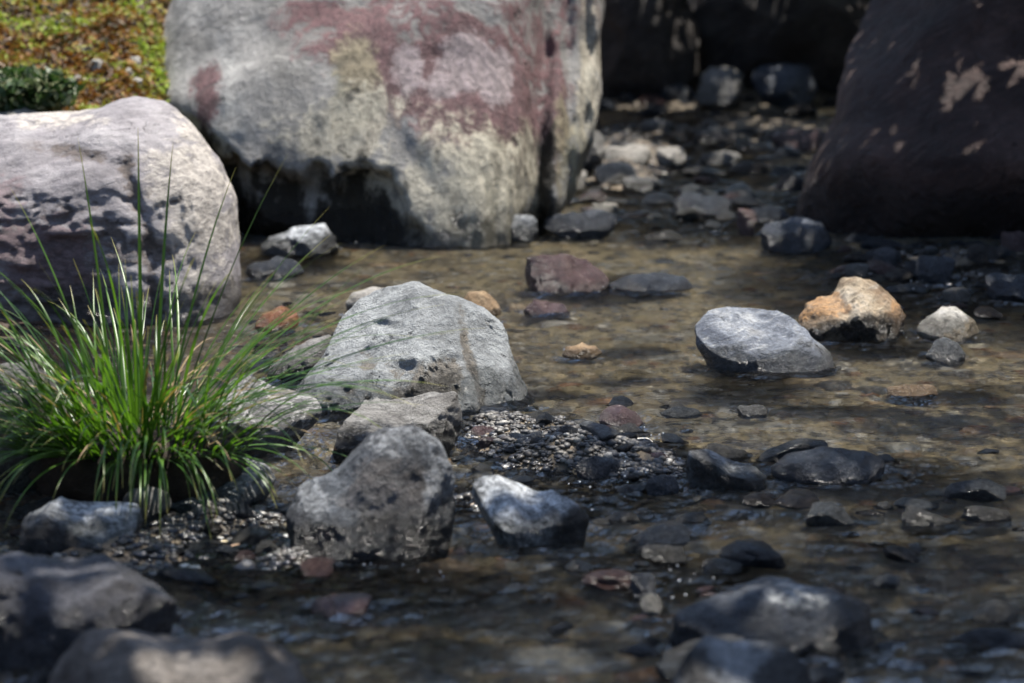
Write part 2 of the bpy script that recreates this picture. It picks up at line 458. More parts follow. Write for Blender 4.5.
def left_post(q, I):
    u = (q[:, 0] - I.local(120, 200)[0]) / I.px + 120
    w = 200 - (q[:, 2] - I.local(120, 200)[1]) / I.px
    front = sstep(.25, -.2, I.p[:, 1])
    n = fbm(q * 6 + I.off, 4)
    # crevice right of the middle, pitted hollow on the upper left, layered ledges lower left
    cav = np.zeros(len(q))
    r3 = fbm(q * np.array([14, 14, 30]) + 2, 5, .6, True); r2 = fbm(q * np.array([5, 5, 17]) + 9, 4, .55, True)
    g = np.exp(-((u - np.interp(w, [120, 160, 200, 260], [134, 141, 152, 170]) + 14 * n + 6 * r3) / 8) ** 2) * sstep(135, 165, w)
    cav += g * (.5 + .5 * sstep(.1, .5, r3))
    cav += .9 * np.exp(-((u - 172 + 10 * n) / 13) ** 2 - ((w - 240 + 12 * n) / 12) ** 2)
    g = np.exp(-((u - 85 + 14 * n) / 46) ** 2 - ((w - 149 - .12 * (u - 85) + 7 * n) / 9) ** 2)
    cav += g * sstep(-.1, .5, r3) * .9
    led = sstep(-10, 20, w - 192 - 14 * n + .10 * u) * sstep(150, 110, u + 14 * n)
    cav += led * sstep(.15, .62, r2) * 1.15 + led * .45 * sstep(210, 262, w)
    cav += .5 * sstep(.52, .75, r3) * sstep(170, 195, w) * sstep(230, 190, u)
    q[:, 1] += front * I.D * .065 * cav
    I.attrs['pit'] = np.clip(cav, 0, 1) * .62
    return q
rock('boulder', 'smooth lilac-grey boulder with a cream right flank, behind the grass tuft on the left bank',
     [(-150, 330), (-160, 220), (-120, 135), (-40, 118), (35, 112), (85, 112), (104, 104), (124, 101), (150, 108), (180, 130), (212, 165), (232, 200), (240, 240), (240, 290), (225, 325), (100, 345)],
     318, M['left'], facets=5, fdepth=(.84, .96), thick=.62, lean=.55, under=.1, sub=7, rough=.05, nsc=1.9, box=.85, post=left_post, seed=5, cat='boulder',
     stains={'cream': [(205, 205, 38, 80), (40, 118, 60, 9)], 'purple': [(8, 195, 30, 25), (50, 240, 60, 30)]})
rock('boulder', 'cream rock just showing above the left end of the lilac-grey boulder',
     [(-90, 150), (-80, 115), (-20, 108), (25, 107), (48, 116), (60, 135), (50, 165), (-20, 170)], 0, M['pale'], Yfront=6.55, thick=.6, z0=.15, seed=8, sub=5, cat='boulder')
def dark_post(q, I):
    # the face leans well back above its foot, the foot is undercut
    z = q[:, 2] + I.cz
    q[:, 1] += 1.1 * np.clip(z - .20, 0, .6) + .25 * np.clip(.16 - z, 0, .3) * sstep(.2, -.3, I.p[:, 1])
    q[:, 1] += .05 * fbm(q * 3 + 8, 3)
    return q
rock('boulder', 'big dark boulder in dappled shade on the right, its lit spots near the top',
     [(790, 240), (803, 205), (814, 168), (838, 128), (850, 90), (868, 56), (886, 16), (908, -14), (930, -45), (960, -85), (1060, -120), (1200, -100), (1310, -20), (1340, 120), (1340, 245), (1060, 252)],
     236, M['darkbig'], thick=.6, lean=.3, under=.3, facets=5, fdepth=(.8, .95), sub=7, rough=.06, nsc=2.0, box=.85, seed=21, cat='boulder', drop=.06, post=dark_post)
# boulders closing the pool at the back
rock('boulder', 'dark brown boulder in shade behind the right edge of the huge pale boulder',
     [(560, 120), (575, 50), (590, -20), (630, -60), (680, -40), (700, 20), (698, 70), (690, 110)], 104, M['black'], thick=.7, lean=.25, under=.2, sub=6, seed=31, cat='boulder')
rock('boulder', 'blackish boulder filling the shaded gap at the top between two boulders',
     [(668, 105), (676, 40), (700, -20), (760, -60), (840, -55), (900, -20), (920, 60), (910, 105)], 0, M['black'], Yfront=10.9, thick=.6, lean=.3, under=.35, sub=6, seed=32, cat='boulder')

# ---- middle of the stream
def grey_post(q, I):
    u = (q[:, 0] - I.local(400, 345)[0]) / I.px + 400
    w = 345 - (q[:, 2] - I.local(400, 345)[1]) / I.px
    front = sstep(.25, -.2, I.p[:, 1])
    n = fbm(q * 9 + I.off, 4); r3 = fbm(q * 26 + 2, 5, .6, True)
    cav = np.zeros(len(q))
    # long fissure on the right, shallow step beside it
    ln = np.interp(w, [285, 315, 345, 385, 400], [452, 460, 468, 482, 485]) + 8 * n + 3 * r3
    cav += np.exp(-((u - ln) / 4.5) ** 2)
    q[:, 1] += front * I.D * .16 * sstep(-3, 5, u - ln)
    # broken patch low on the face, two hollows above it, crumbled left edge
    zone = sstep(1.25, .75, np.hypot((u - 432 + .35 * (w - 372)) / 34, (w - 375) / 26) + .7 * n)
    cav += zone * (.35 + .9 * sstep(0, .6, r3))
    for hx, hy, a, b in ((366, 351, 11, 8), (398, 353, 14, 6), (385, 325, 15, 4), (352, 378, 8, 4)):
        cav += .9 * np.exp(-(((u - hx + 7 * n) / a) ** 2 + ((w - hy + 7 * n) / b) ** 2) ** 1.5)
    cav += .7 * sstep(340, 318, u + 12 * n) * sstep(300, 315, w) * sstep(375, 350, w) * sstep(0, .5, r3)
    cav += .6 * sstep(.6, .8, r3) * sstep(.0, .3, n)
    q[:, 1] += front * I.D * .06 * np.clip(cav, 0, 1.2)
    q[:, 2] -= front * I.size * .03 * np.clip(cav, 0, 1.4)
    I.attrs['brown'] = np.clip(cav, 0, 1) * .62
    return q
rock('rock', 'pale grey pitted boulder lying low in the middle of the stream',
     [(272, 404), (300, 384), (322, 358), (336, 330), (356, 303), (382, 289), (410, 284), (440, 287), (468, 294), (488, 308), (502, 330), (512, 360), (524, 385), (534, 400), (500, 415), (420, 420), (330, 420)],
     408, M['grey'], facets=8, fdepth=(.8, .95), thick=.8, lean=.6, sub=7, rough=.05, nsc=2.0, ridged=.02, seed=42, box=.9, cuts=[(-.35, -.6, .6, .62), (.5, -.5, .45, .72)], post=grey_post)
rock('rock', 'blue-grey rock with a pale flat top standing in the shallow water on the right',
     [(697, 345), (697, 328), (708, 316), (730, 309), (760, 307), (785, 310), (800, 320), (812, 338), (830, 352), (838, 364), (820, 374), (770, 380), (720, 370)],
     370, M['blue'], facets=8, fdepth=(.82, .95), thick=.8, lean=.4, under=0, sub=6, rough=.07, seed=44, box=.85, cuts=[(-.1, -.45, .9, .5)])
rock('rock', 'orange and cream angular rock behind the blue-grey rock',
     [(790, 315), (795, 300), (812, 294), (832, 292), (845, 281), (858, 279), (880, 286), (898, 300), (910, 318), (905, 332), (880, 342), (830, 344), (800, 335)],
     341, M['orange'], thick=.75, lean=.3, under=.35, sub=6, rough=.08, ridged=.06, seed=45, box=.85, cuts=[(-.4, -.5, .6, .55), (.6, -.5, .4, .6), (0, -1, -.1, .72)],
     stains={'rust': [(900, 316, 12, 16), (820, 305, 26, 10), (800, 312, 14, 10), (836, 294, 5, 14)], 'dark_patch': [(860, 328, 36, 12), (815, 330, 14, 9), (905, 330, 8, 8)]})  # dark front foot: shadow of the undercut painted in, plus wet moss
rock('rock', 'whitish translucent-looking rock half under water right of the orange rock',
     [(916, 330), (928, 314), (942, 307), (958, 308), (975, 320), (982, 333), (965, 344), (930, 344)], 339, M['white'], thick=.8, lean=.4, seed=46, stains={'tan': [(972, 325, 12, 14), (950, 335, 20, 7)]})
rock('stone', 'small smooth grey stone in front of the whitish rock at the right edge',
     [(924, 355), (932, 343), (945, 337), (958, 341), (966, 352), (962, 362), (940, 366)], 361, M['slate'], thick=.85, seed=47, cat='stone')
rock('stone', 'rounded tan pebble poking out of the water right of the pale grey boulder',
     [(559, 353), (566, 345), (582, 341), (597, 345), (604, 353), (592, 361), (570, 361)], 358, M['tan'], thick=.9, seed=48, cat='stone', drop=.015)
rock('stone', 'flat maroon stone breaking the surface at the far edge of the gravel bar',
     [(596, 418), (606, 408), (622, 404), (636, 410), (646, 420), (630, 428), (605, 428)], 425, M['maroon'], thick=.9, seed=49, cat='stone', drop=.015)
rock('rock', 'wet maroon rock in mid stream with a shiny flank',
     [(515, 270), (520, 255), (538, 247), (560, 246), (580, 256), (600, 268), (612, 280), (600, 292), (560, 298), (525, 290)], 292, M['maroon'], thick=.8, lean=.35, sub=6, rough=.09, seed=50, cuts=[(-.4, -.7, .4, .6), (.5, -.6, .4, .6)], box=.9)
rock('stone', 'small dark wedge-shaped stone in front of the wet maroon rock',
     [(523, 308), (530, 294), (548, 297), (566, 303), (572, 312), (550, 319), (528, 317)], 316, M['maroon'], thick=.8, seed=51, cat='stone', cuts=[(.2, -.3, .9, .4)])
rock('stone', 'flat blue stone awash right of the wet maroon rock',
     [(606, 286), (625, 276), (655, 271), (685, 277), (695, 287), (660, 295), (620, 296)], 292, M['bluedark'], thick=.6, seed=52, cat='stone', drop=.02)
rock('stone', 'cream stone peeping out behind the left shoulder of the pale grey boulder',
     [(345, 303), (352, 293), (372, 287), (395, 290), (402, 302), (380, 315), (352, 315)], 316, M['pale'], thick=.8, seed=53, cat='stone')
rock('stone', 'tan stone peeping out behind the right shoulder of the pale grey boulder',
     [(460, 305), (468, 292), (484, 291), (498, 302), (505, 314), (480, 322)], 318, M['tan'], thick=.8, seed=54, cat='stone')
rock('stone', 'wet rust-orange stone in the pool between grass tuft and pale grey boulder',
     [(254, 325), (262, 312), (280, 306), (296, 312), (303, 325), (285, 333), (262, 333)], 331, rock_mat('rust_stone', (.12, .04, .02), (.28, .11, .05), (.36, .22, .15), 12, wet=.05, wetk=.7), thick=.8, seed=55, cat='stone')
rock('rock', 'dark rough rock pressed against the left side of the pale grey boulder',
     [(268, 372), (285, 352), (310, 338), (332, 332), (345, 345), (335, 370), (310, 382), (280, 382)], 380, M['mid'], thick=.8, rough=.12, ridged=.08, seed=56)
rock('rock', 'rounded grey-blue rock with a tan left end at the foot of the huge pale boulder',
     [(257, 248), (262, 236), (280, 230), (300, 222), (325, 222), (342, 234), (343, 250), (320, 260), (275, 260)], 256, M['slate'], thick=.8, sub=6, seed=57, stains={'pale': [(310, 230, 30, 10)], 'dark_patch': [(335, 248, 14, 14)]})  # paler on top, darker at the lower right end
rock('stone', 'low flat bluish stone in the pool beyond the lilac-grey boulder',
     [(240, 272), (250, 260), (275, 256), (298, 262), (305, 272), (280, 280), (250, 280)], 278, M['bluedark'], thick=.7, seed=58, cat='stone')

# ---- front group
rock('rock', 'grey rock with pale crusted top and dark underside before the pale grey boulder',
     [(322, 452), (328, 424), (348, 409), (383, 396), (415, 387), (442, 385), (462, 393), (470, 418), (466, 445), (440, 462), (380, 468), (340, 465)], 460, M['crust'], thick=.7, lean=.4, under=.9, sub=6, rough=.07, ridged=.05,
     seed=60, layers=.05, cuts=[(0, -.35, .9, .45), (.9, -.3, .1, .7)], box=.85)
rock('rock', 'large rounded mottled blue-brown rock of the front group',
     [(264, 520), (280, 492), (315, 470), (345, 448), (380, 431), (410, 430), (435, 445), (450, 475), (458, 515), (455, 550), (420, 570), (350, 570), (290, 555)], 560, M['front'], fdepth=(.7, .92), thick=.7, lean=.35, under=.25, sub=7, rough=.06, seed=61, box=.85,
     cuts=[(-.5, -.6, .45, .55), (.45, -.75, .25, .62)], stains={'brown': [(385, 485, 40, 30)], 'pale': [(400, 440, 50, 14), (440, 490, 12, 40), (310, 500, 20, 18)], 'dark_patch': [(300, 545, 40, 25), (430, 545, 35, 22), (360, 560, 60, 16), (270, 525, 14, 25)]})  # darker along the bottom edge
rock('rock', 'angular pale blue wedge of rock right of the large mottled front rock',
     [(468, 500), (472, 474), (490, 468), (520, 478), (555, 490), (580, 505), (592, 520), (575, 540), (535, 552), (505, 545), (480, 525)], 548, M['slate'], thick=.75, lean=.4, under=.45, sub=6, rough=.06, seed=62, box=.85,
     cuts=[(-.1, -.45, .75, .35), (.5, -.8, -.1, .45)], stains={'pale': [(515, 498, 72, 46)], 'dark_patch': [(575, 530, 25, 20), (470, 520, 12, 22)]})  # sunlight on the top painted pale, shade at the foot painted dark
rock('rock', 'dark rock with a pale slanting top in the shaded water right of centre',
     [(686, 478), (690, 452), (702, 442), (725, 445), (750, 454), (768, 466), (762, 485), (735, 494), (700, 494)], 490, M['slate'], thick=.8, lean=.3, under=.3, sub=6, seed=63, box=.85, cuts=[(.25, -.2, .9, .35), (-.4, -.9, .0, .5)],
     stains={'pale': [(730, 455, 50, 16)], 'dark_patch': [(700, 468, 18, 25), (735, 482, 40, 12)]})  # lit slanting top and shaded left face painted into the stone colour
rock('stone', 'flat dark blue stone awash right of the dark rock with the pale top',
     [(770, 470), (785, 455), (825, 447), (870, 450), (892, 464), (885, 480), (830, 488), (785, 484)], 482, M['bluedark'], thick=.6, seed=64, cat='stone', drop=.02)
rock('rock', 'grey streaked rock under the right edge of the grass tuft',
     [(200, 430), (208, 395), (230, 376), (262, 370), (295, 380), (315, 395), (323, 412), (312, 432), (270, 452), (225, 455)], 452, rock_mat('streaked_grey_stone', (.06, .06, .06), (.24, .235, .23), (.46, .45, .43), 9, wet=.02, wetamp=.03, wetk=.3, stretch=(1, 1, 2.2), vein=(.5, .49, .47)), thick=.8, lean=.4, sub=6, rough=.07, seed=65, cuts=[(.4, -.5, .6, .6)])
rock('rock', 'dark slab with pale patches below the grass tuft',
     [(60, 500), (75, 470), (120, 458), (180, 450), (235, 452), (280, 462), (300, 482), (280, 500), (200, 512), (110, 515)], 508, M['slate'], thick=.65, lean=.5, sub=6, rough=.06, seed=66, box=.85, cuts=[(0, -.3, .95, .35)],
     stains={'pale': [(250, 468, 26, 12), (182, 488, 20, 13), (143, 475, 12, 8)], 'dark_patch': [(110, 470, 30, 14)]})  # paler patches on top, a darker one at the left
rock('stone', 'small flat brownish stone between the dark slab and the half lit rock',
     [(120, 500), (130, 489), (150, 487), (168, 493), (172, 505), (150, 514), (128, 511)], 511, M['mid'], thick=.8, seed=67, cat='stone', z0=.02)
rock('rock', 'half pale, half black rock at the left edge below the grass tuft',
     [(12, 545), (20, 520), (45, 502), (80, 492), (115, 494), (140, 506), (148, 525), (130, 548), (80, 562), (30, 562)], 557, M['slate'], thick=.8, lean=.35, under=.3, sub=6, seed=68, box=.9, cuts=[(.35, -.4, .8, .4), (-.3, -.9, 0, .55)],
     stains={'pale': [(105, 508, 52, 24)], 'dark_patch': [(45, 540, 40, 26), (100, 550, 40, 12)]})  # sunlit right half painted pale, shaded left and foot painted dark
rock('rock', 'dark grey rock in shadow left of the grass tuft',
     [(-60, 480), (-70, 410), (-40, 370), (0, 352), (35, 358), (60, 380), (72, 420), (60, 470), (10, 500)], 490, M['mid'], thick=.7, lean=.3, sub=6, seed=69, rough=.09)
rock('rock', 'dark bluish blurred rock in the lower left corner, behind the brown-grey one',
     [(-60, 640), (-50, 590), (-10, 560), (50, 548), (105, 549), (150, 570), (178, 600), (170, 640), (110, 670), (0, 680)], 668, rock_mat('dark_mottled_stone', (.02, .018, .018), (.055, .055, .065), (.12, .12, .135), 9, wet=.05, wetamp=.06, wetk=.5, rough=.5), thick=.7, lean=.4, sub=6, seed=70, rough=.1)
rock('rock', 'brown-grey blurred rock cut by the bottom edge of the picture, left of centre',
     [(30, 720), (45, 665), (70, 635), (110, 622), (160, 622), (220, 632), (270, 646), (300, 668), (315, 710), (200, 760)], 745, M['brownfore'], thick=.8, lean=.4, sub=6, seed=71, rough=.08)
rock('rock', 'broad dark wet rock with a pale spot on top, in the blurred right foreground',
     [(655, 640), (670, 610), (710, 592), (750, 580), (800, 575), (845, 585), (872, 605), (875, 635), (840, 655), (740, 660)], 650, rock_mat('dark_wet_stone', (.018, .02, .025), (.045, .05, .06), (.09, .10, .12), 8, wet=.03, wetamp=.05, rough=.4, stains=[('pale', (.32, .33, .33), .9)]), thick=.7, lean=.45, sub=6, seed=72,
     stains={'pale': [(795, 588, 30, 10)]})
rock('rock', 'dark blurred rock with a grey upper face at the bottom edge, right of centre',
     [(660, 720), (680, 660), (705, 630), (745, 619), (785, 625), (815, 650), (835, 690), (830, 740), (740, 760)], 750, M['slate'], thick=.7, lean=.4, under=.3, sub=6, seed=73, cuts=[(-.1, -.4, .8, .5)], stains={'pale': [(745, 640, 30, 12)], 'dark_patch': [(790, 680, 45, 35), (690, 670, 25, 30)]})  # paler upper face, darker low on both sides

# ---- smaller stones, each by its own elevation box: x0, y0, x1, contact row, material
SM = [
 (640, 52, 672, 96, 'mid', 'brownish stone at the shaded far end of the stream, left of the round grey one'),
 (664, 46, 700, 92, 'pale', 'pale stone propped in the shade on the far bank behind the round grey one'),
 (690, 65, 747, 112, 'mid', 'round grey stone at the far end of the stream, left of the dark blue block'),
 (748, 57, 822, 108, 'bluedark', 'dark blue block of stone at the far end, beside the green fern'),
 (600, 143, 651, 168, 'pale', 'pale flat-topped stone right of the cleft in the huge boulder'),
 (654, 146, 687, 168, 'pale', 'small pale round stone right of the pale flat-topped stone'),
 (574, 128, 606, 172, 'mid', 'upright tan-grey stone leaning on the foot of the huge boulder'),
 (588, 199, 620, 221, 'white', 'wet white stone on the right of the huge boulder foot'),
 (543, 209, 618, 238, 'bluedark', 'low dark blue stone in front of the wet white stone'),
 (494, 214, 541, 243, 'slate', 'grey wet stone touching the right foot of the huge boulder'),
 (466, 226, 492, 245, 'bluedark', 'small dark stone by the waterline of the huge boulder'),
 (672, 193, 732, 214, 'bluedark', 'flat dark stone in the far riffle, left of the pinkish stone'),
 (735, 205, 757, 236, 'maroon', 'narrow pinkish wet stone in the far riffle'),
 (748, 217, 838, 252, 'bluedark', 'long dark stone lying before the foot of the big dark boulder'),
 (620, 176, 662, 190, 'mid', 'grey stone barely above the far riffle'),
 (690, 128, 740, 146, 'black', 'dark wet stone below the round grey stone at the far end'),
 (765, 128, 830, 150, 'maroon', 'reddish wet stone below the dark blue block at the far end'),
 (700, 150, 745, 166, 'mid', 'small greyish stone in mid riffle at the far end'),
 (552, 165, 590, 190, 'pale', 'pale stone wedged under the right cleft of the huge boulder'),
 (640, 118, 676, 132, 'mid', 'small grey stone at the water edge under the dark brown boulder'),
 (868, 244, 905, 268, 'bluedark', 'dark stone in the shadow just below the big dark boulder'),
 (912, 255, 960, 283, 'bluedark', 'largest dark stone of the shaded shallows on the right'),
 (965, 244, 1002, 264, 'black', 'black stone on the far side of the shaded shallows'),
 (985, 270, 1040, 300, 'bluedark', 'dark stone cut by the right edge of the picture'),
 (940, 286, 972, 302, 'mid', 'small grey stone behind the whitish rock'),
 (1000, 228, 1030, 250, 'maroon', 'reddish stone at the right edge under the big dark boulder'),
 (845, 262, 870, 278, 'mid', 'little grey stone behind the orange rock'),
 (629, 572, 660, 597, 'bluedark', 'small dark stone left of the broad dark wet rock'),
 (640, 590, 664, 612, 'pale', 'small pale stone just below the small dark one in the foreground'),
 (395, 402, 425, 416, 'mid', 'little stone wedged behind the crusted rock'),
 (478, 404, 510, 424, 'bluedark', 'small black wet stone at the foot of the pale grey boulder'),
 (470, 425, 500, 440, 'maroon', 'small reddish pebble on the gravel bar beside the crusted rock'),
 (505, 430, 548, 450, 'bluedark', 'dark pebble in the middle of the gravel bar'),
 (556, 418, 592, 434, 'mid', 'grey pebble at the far side of the gravel bar'),
 (575, 455, 622, 478, 'bluedark', 'dark wet stone on the right half of the gravel bar'),
 (630, 450, 668, 472, 'maroon', 'brown wet stone near the right end of the gravel bar'),
 (645, 474, 680, 492, 'bluedark', 'small dark stone left of the dark rock with the pale top'),
 (735, 404, 768, 416, 'mid', 'low grey stone awash in front of the blue-grey rock'),
 (880, 385, 940, 398, 'tan', 'ochre flat stone under the clear water at right'),
 (300, 592, 380, 620, 'maroon', 'dull reddish slab awash below the large mottled front rock'),
 (180, 520, 206, 534, 'pale', 'tiny pale stone on the grit below the dark slab'),
 (215, 505, 245, 520, 'mid', 'small grey stone on the grit right of the half pale rock'),
]
for i, (x0, y0, x1, y1, mt, lab) in enumerate(SM):
    R = random.Random(900 + i)
    w = x1 - x0; h = y1 - y0; ol = []
    for k in range(11):
        a = 2 * math.pi * k / 11 + R.uniform(-.15, .15)
        ca, sa = math.cos(a), math.sin(a)
        e = .62
        ol.append((x0 + w / 2 + w / 2 * abs(ca) ** e * (1 if ca > 0 else -1) * R.uniform(.88, 1.04), y0 + h / 2 - h / 2 * abs(sa) ** e * (1 if sa > 0 else -1) * R.uniform(.88, 1.02)))
    cuts = [(R.uniform(-.6, .6), -R.uniform(.3, .9), R.uniform(.1, .9), R.uniform(.5, .7)) for _ in range(3)]
    rock('stone', lab, ol, y1, M[mt], thick=R.uniform(.6, .95), lean=.3, under=.1, sub=5, rough=.08, seed=100 + i, cuts=cuts, cat='stone', drop=.02)

# ---- cobbles crowding the riffles: a few shapes, copied
def cobble_shapes(mats):
    out = []
    for i, m in enumerate(mats):
        V, Fc = ico(4); p = V.copy(); R = np.random.default_rng(700 + i)
        for k in range(13):
            nv = R.normal(size=3); nv /= np.linalg.norm(nv); p = p - nv * (np.maximum(p @ nv - R.uniform(.55, .9), 0) * .93)[:, None]
        p = p + V * (.16 * fbm(V * 1.8 + i * 9, 4))[:, None]
        out.append(mesh_from('cobble', p, Fc, M[m]))
    return out
CS = cobble_shapes(['bluedark', 'mid', 'slate', 'black', 'bluedark', 'maroon', 'bluedark', 'mid'])
CR = random.Random(77)
def cobbles(n, region, smin, smax, label, group, sink=.25):
    placed = []
    tries = 0
    while len(placed) < n and tries < n * 60:
        tries += 1
        px, py = region(); x, y = ground(px, py); r = smin * (smax / smin) ** CR.random()
        if any((x - a) ** 2 + (y - b) ** 2 < (.75 * (r + c)) ** 2 for a, b, c in placed): continue
        if any(((x - a) / (rx + r)) ** 2 + ((y - b) / (ry + r)) ** 2 < .8 for a, b, rx, ry in STONES): continue
        placed.append((x, y, r))
        o = link('cobble', CR.choice(CS), loc=(x, y, max(float(height(np.array([x]), np.array([y]))[0]), -.008) + r * CR.uniform(-.1, .25)))
        o.scale = (r * CR.uniform(.9, 1.5), r * CR.uniform(.8, 1.2), r * CR.uniform(.45, .8)); o.rotation_euler = (CR.uniform(-.3, .3), CR.uniform(-.3, .3), CR.uniform(0, 6.28))
        tag(o, label, 'stone', group)
    STONES.extend((a, b, c, c) for a, b, c in placed)
cobbles(85, lambda: (CR.uniform(585, 830) - 20, CR.uniform(102, 240)), .022, .065, 'small wet cobble, one of many crowding the far riffle between the boulders', 'cobbles of the far riffle')
cobbles(30, lambda: (CR.uniform(590, 850), CR.uniform(84, 108)), .05, .11, 'dark stone, one of many heaped on the far bank under the dark boulders', 'stones heaped on the far bank')
cobbles(60, lambda: (CR.uniform(835, 1050), CR.uniform(238, 320)), .015, .045, 'small dark cobble, one of many in the shaded shallows at the right edge', 'cobbles of the shaded right shallows')
cobbles(40, lambda: (CR.uniform(455, 690), CR.uniform(405, 520)), .010, .034, 'little dark cobble, one of many lying on the wet gravel bar', 'cobbles on the gravel bar')
cobbles(45, lambda: (CR.uniform(20, 330), CR.uniform(490, 620)), .010, .038, 'small wet cobble, one of many in the shade below the grass tuft', 'cobbles below the grass tuft')
cobbles(36, lambda: (CR.uniform(250, 345), CR.uniform(300, 400)), .008, .028, 'small wet cobble, one of many between grass tuft and pale grey boulder', 'cobbles beside the grass tuft')
cobbles(60, lambda: (CR.uniform(560, 1020), CR.uniform(450, 680)), .012, .052, 'small dark cobble, one of many awash in the shaded front water', 'cobbles of the front water', )
# ------------------------------------------------------------------ the water
wx = axis([(-2.2, -1.3, 20), (-1.3, 1.6, 290), (1.6, 2.6, 20)])
wy = axis([(-1, 2.7, 60), (2.7, 6.5, 420), (6.5, 12.2, 300)])
WX, WY = np.meshgrid(wx, wy)
Pw = np.stack([WX, WY, np.zeros_like(WX)], -1).reshape(-1, 3)
def fl(a, b, k): return fbm(Pw * np.array([a, b, 1.0]) + k, 3, .5)
warp = np.stack([fl(1.5, 1.5, 3) * .15, fl(1.5, 1.5, 9) * .15, np.zeros(len(Pw))], -1)
riffle = 0.35 + 0.65 * sstep(-.15, .35, fl(1.1, 1.1, 31))
yy = Pw[:, 1]
near = np.interp(yy, [2.5, 4.4, 4.9, 6.5, 9], [2.5, 2.3, 1.5, 1.5, 2.2])
wz = (fbm((Pw + warp) * np.array([5, 11, 1]), 4, .55) * .013 + fbm((Pw + warp * 2) * np.array([16, 34, 1]) + 7, 3, .5) * .0055) * riffle * near
t = NT('stream_water')
tc = t.n('ShaderNodeTexCoord')
mp = t.n('ShaderNodeMapping'); t.l(tc.outputs['Object'], mp.inputs['Vector']); mp.inputs['Scale'].default_value = (1, 1.7, 1)
h = t.math('ADD', t.noise(mp.outputs[0], 34, 3, .5, .6), t.math('MULTIPLY', t.noise(mp.outputs[0], 95, 3, .5, .5), .35))
rap = t.attr('rapid')
h2 = t.math('MULTIPLY', t.noise(mp.outputs[0], 150, 4, .65, 1.0), t.math("MULTIPLY", rap, 1.3))
nb = t.bump(t.math('ADD', h, h2), 1.0, .045)
fr = t.n('ShaderNodeFresnel'); fr.inputs['IOR'].default_value = 1.55; t.l(nb, fr.inputs['Normal'])
tr = t.n('ShaderNodeBsdfTransparent'); tr.inputs['Color'].default_value = (.97, .965, .925, 1)
rf = t.n('ShaderNodeBsdfRefraction'); rf.inputs['IOR'].default_value = 1.33; rf.inputs['Roughness'].default_value = .0
rf.inputs['Color'].default_value = (.98, .975, .935, 1); t.l(t.bump(h, .25, .02), rf.inputs['Normal'])
gl = t.n('ShaderNodeBsdfGlossy'); gl.inputs['Roughness'].default_value = .03; t.l(nb, gl.inputs['Normal'])
m1 = t.n('ShaderNodeMixShader'); m1.inputs[0].default_value = .92; t.l(tr.outputs[0], m1.inputs[1]); t.l(rf.outputs[0], m1.inputs[2])
m2 = t.n('ShaderNodeMixShader'); t.l(fr.outputs[0], m2.inputs[0]); t.l(m1.outputs[0], m2.inputs[1]); t.l(gl.outputs[0], m2.inputs[2])
t.l(m2.outputs[0], t.out.inputs[0])
Pw[:, 2] = wz
rapid = np.zeros(len(Pw))
for px_, py_, rx_, ry_ in ((750, 385, .10, .14), (560, 500, .2, .12), (640, 455, .12, .12), (300, 258, .12, .2), (610, 285, .14, .2), (650, 150, .35, 1.6), (720, 215, .35, .5), (930, 285, .4, .6), (350, 580, .3, .15), (850, 470, .25, .16), (690, 575, .15, .15), (890, 345, .15, .12), (640, 345, .08, .06), (560, 388, .07, .05), (830, 405, .12, .06), (500, 600, .12, .08), (620, 375, .06, .04), (960, 390, .1, .06), (430, 640, .12, .06), (900, 540, .12, .06)):
    x_, y_ = ground(px_, py_)
    rapid = np.maximum(rapid, sstep(1.4, .3, np.hypot((Pw[:, 0] - x_) / rx_, (Pw[:, 1] - y_) / ry_) + .5 * fl(9, 9, 77)))
rapid = np.maximum(rapid, .2 * sstep(4.5, 4.1, Pw[:, 1]))
Pw[:, 2] += rapid * .006 * fbm(Pw * np.array([22, 40, 1.]) + 31, 3, .6)
# the current piles up and breaks against the stones
for sx_, sy_, rx_, ry_ in STONES[:92]:
    if -.9 < sx_ < 1.5 and rx_ < .4:
        dd = np.hypot((Pw[:, 0] - sx_) / (rx_ + .02), (Pw[:, 1] - sy_) / (ry_ + .02))
        k_ = (dd < 2.2) & (dd > .3)
        ph = 26 * (dd[k_] - 1) * min(1.0, rx_ / .08) + 3 * fbm(Pw[k_] * 14, 2)
        Pw[k_, 2] += .0035 * np.sin(ph) * np.exp(-((dd[k_] - 1) / .45) ** 2)
WATER = kind(link('water', mesh_from('water', Pw, grid_faces(len(wx), len(wy)), t.m, attrs={'rapid': rapid})), 'structure')

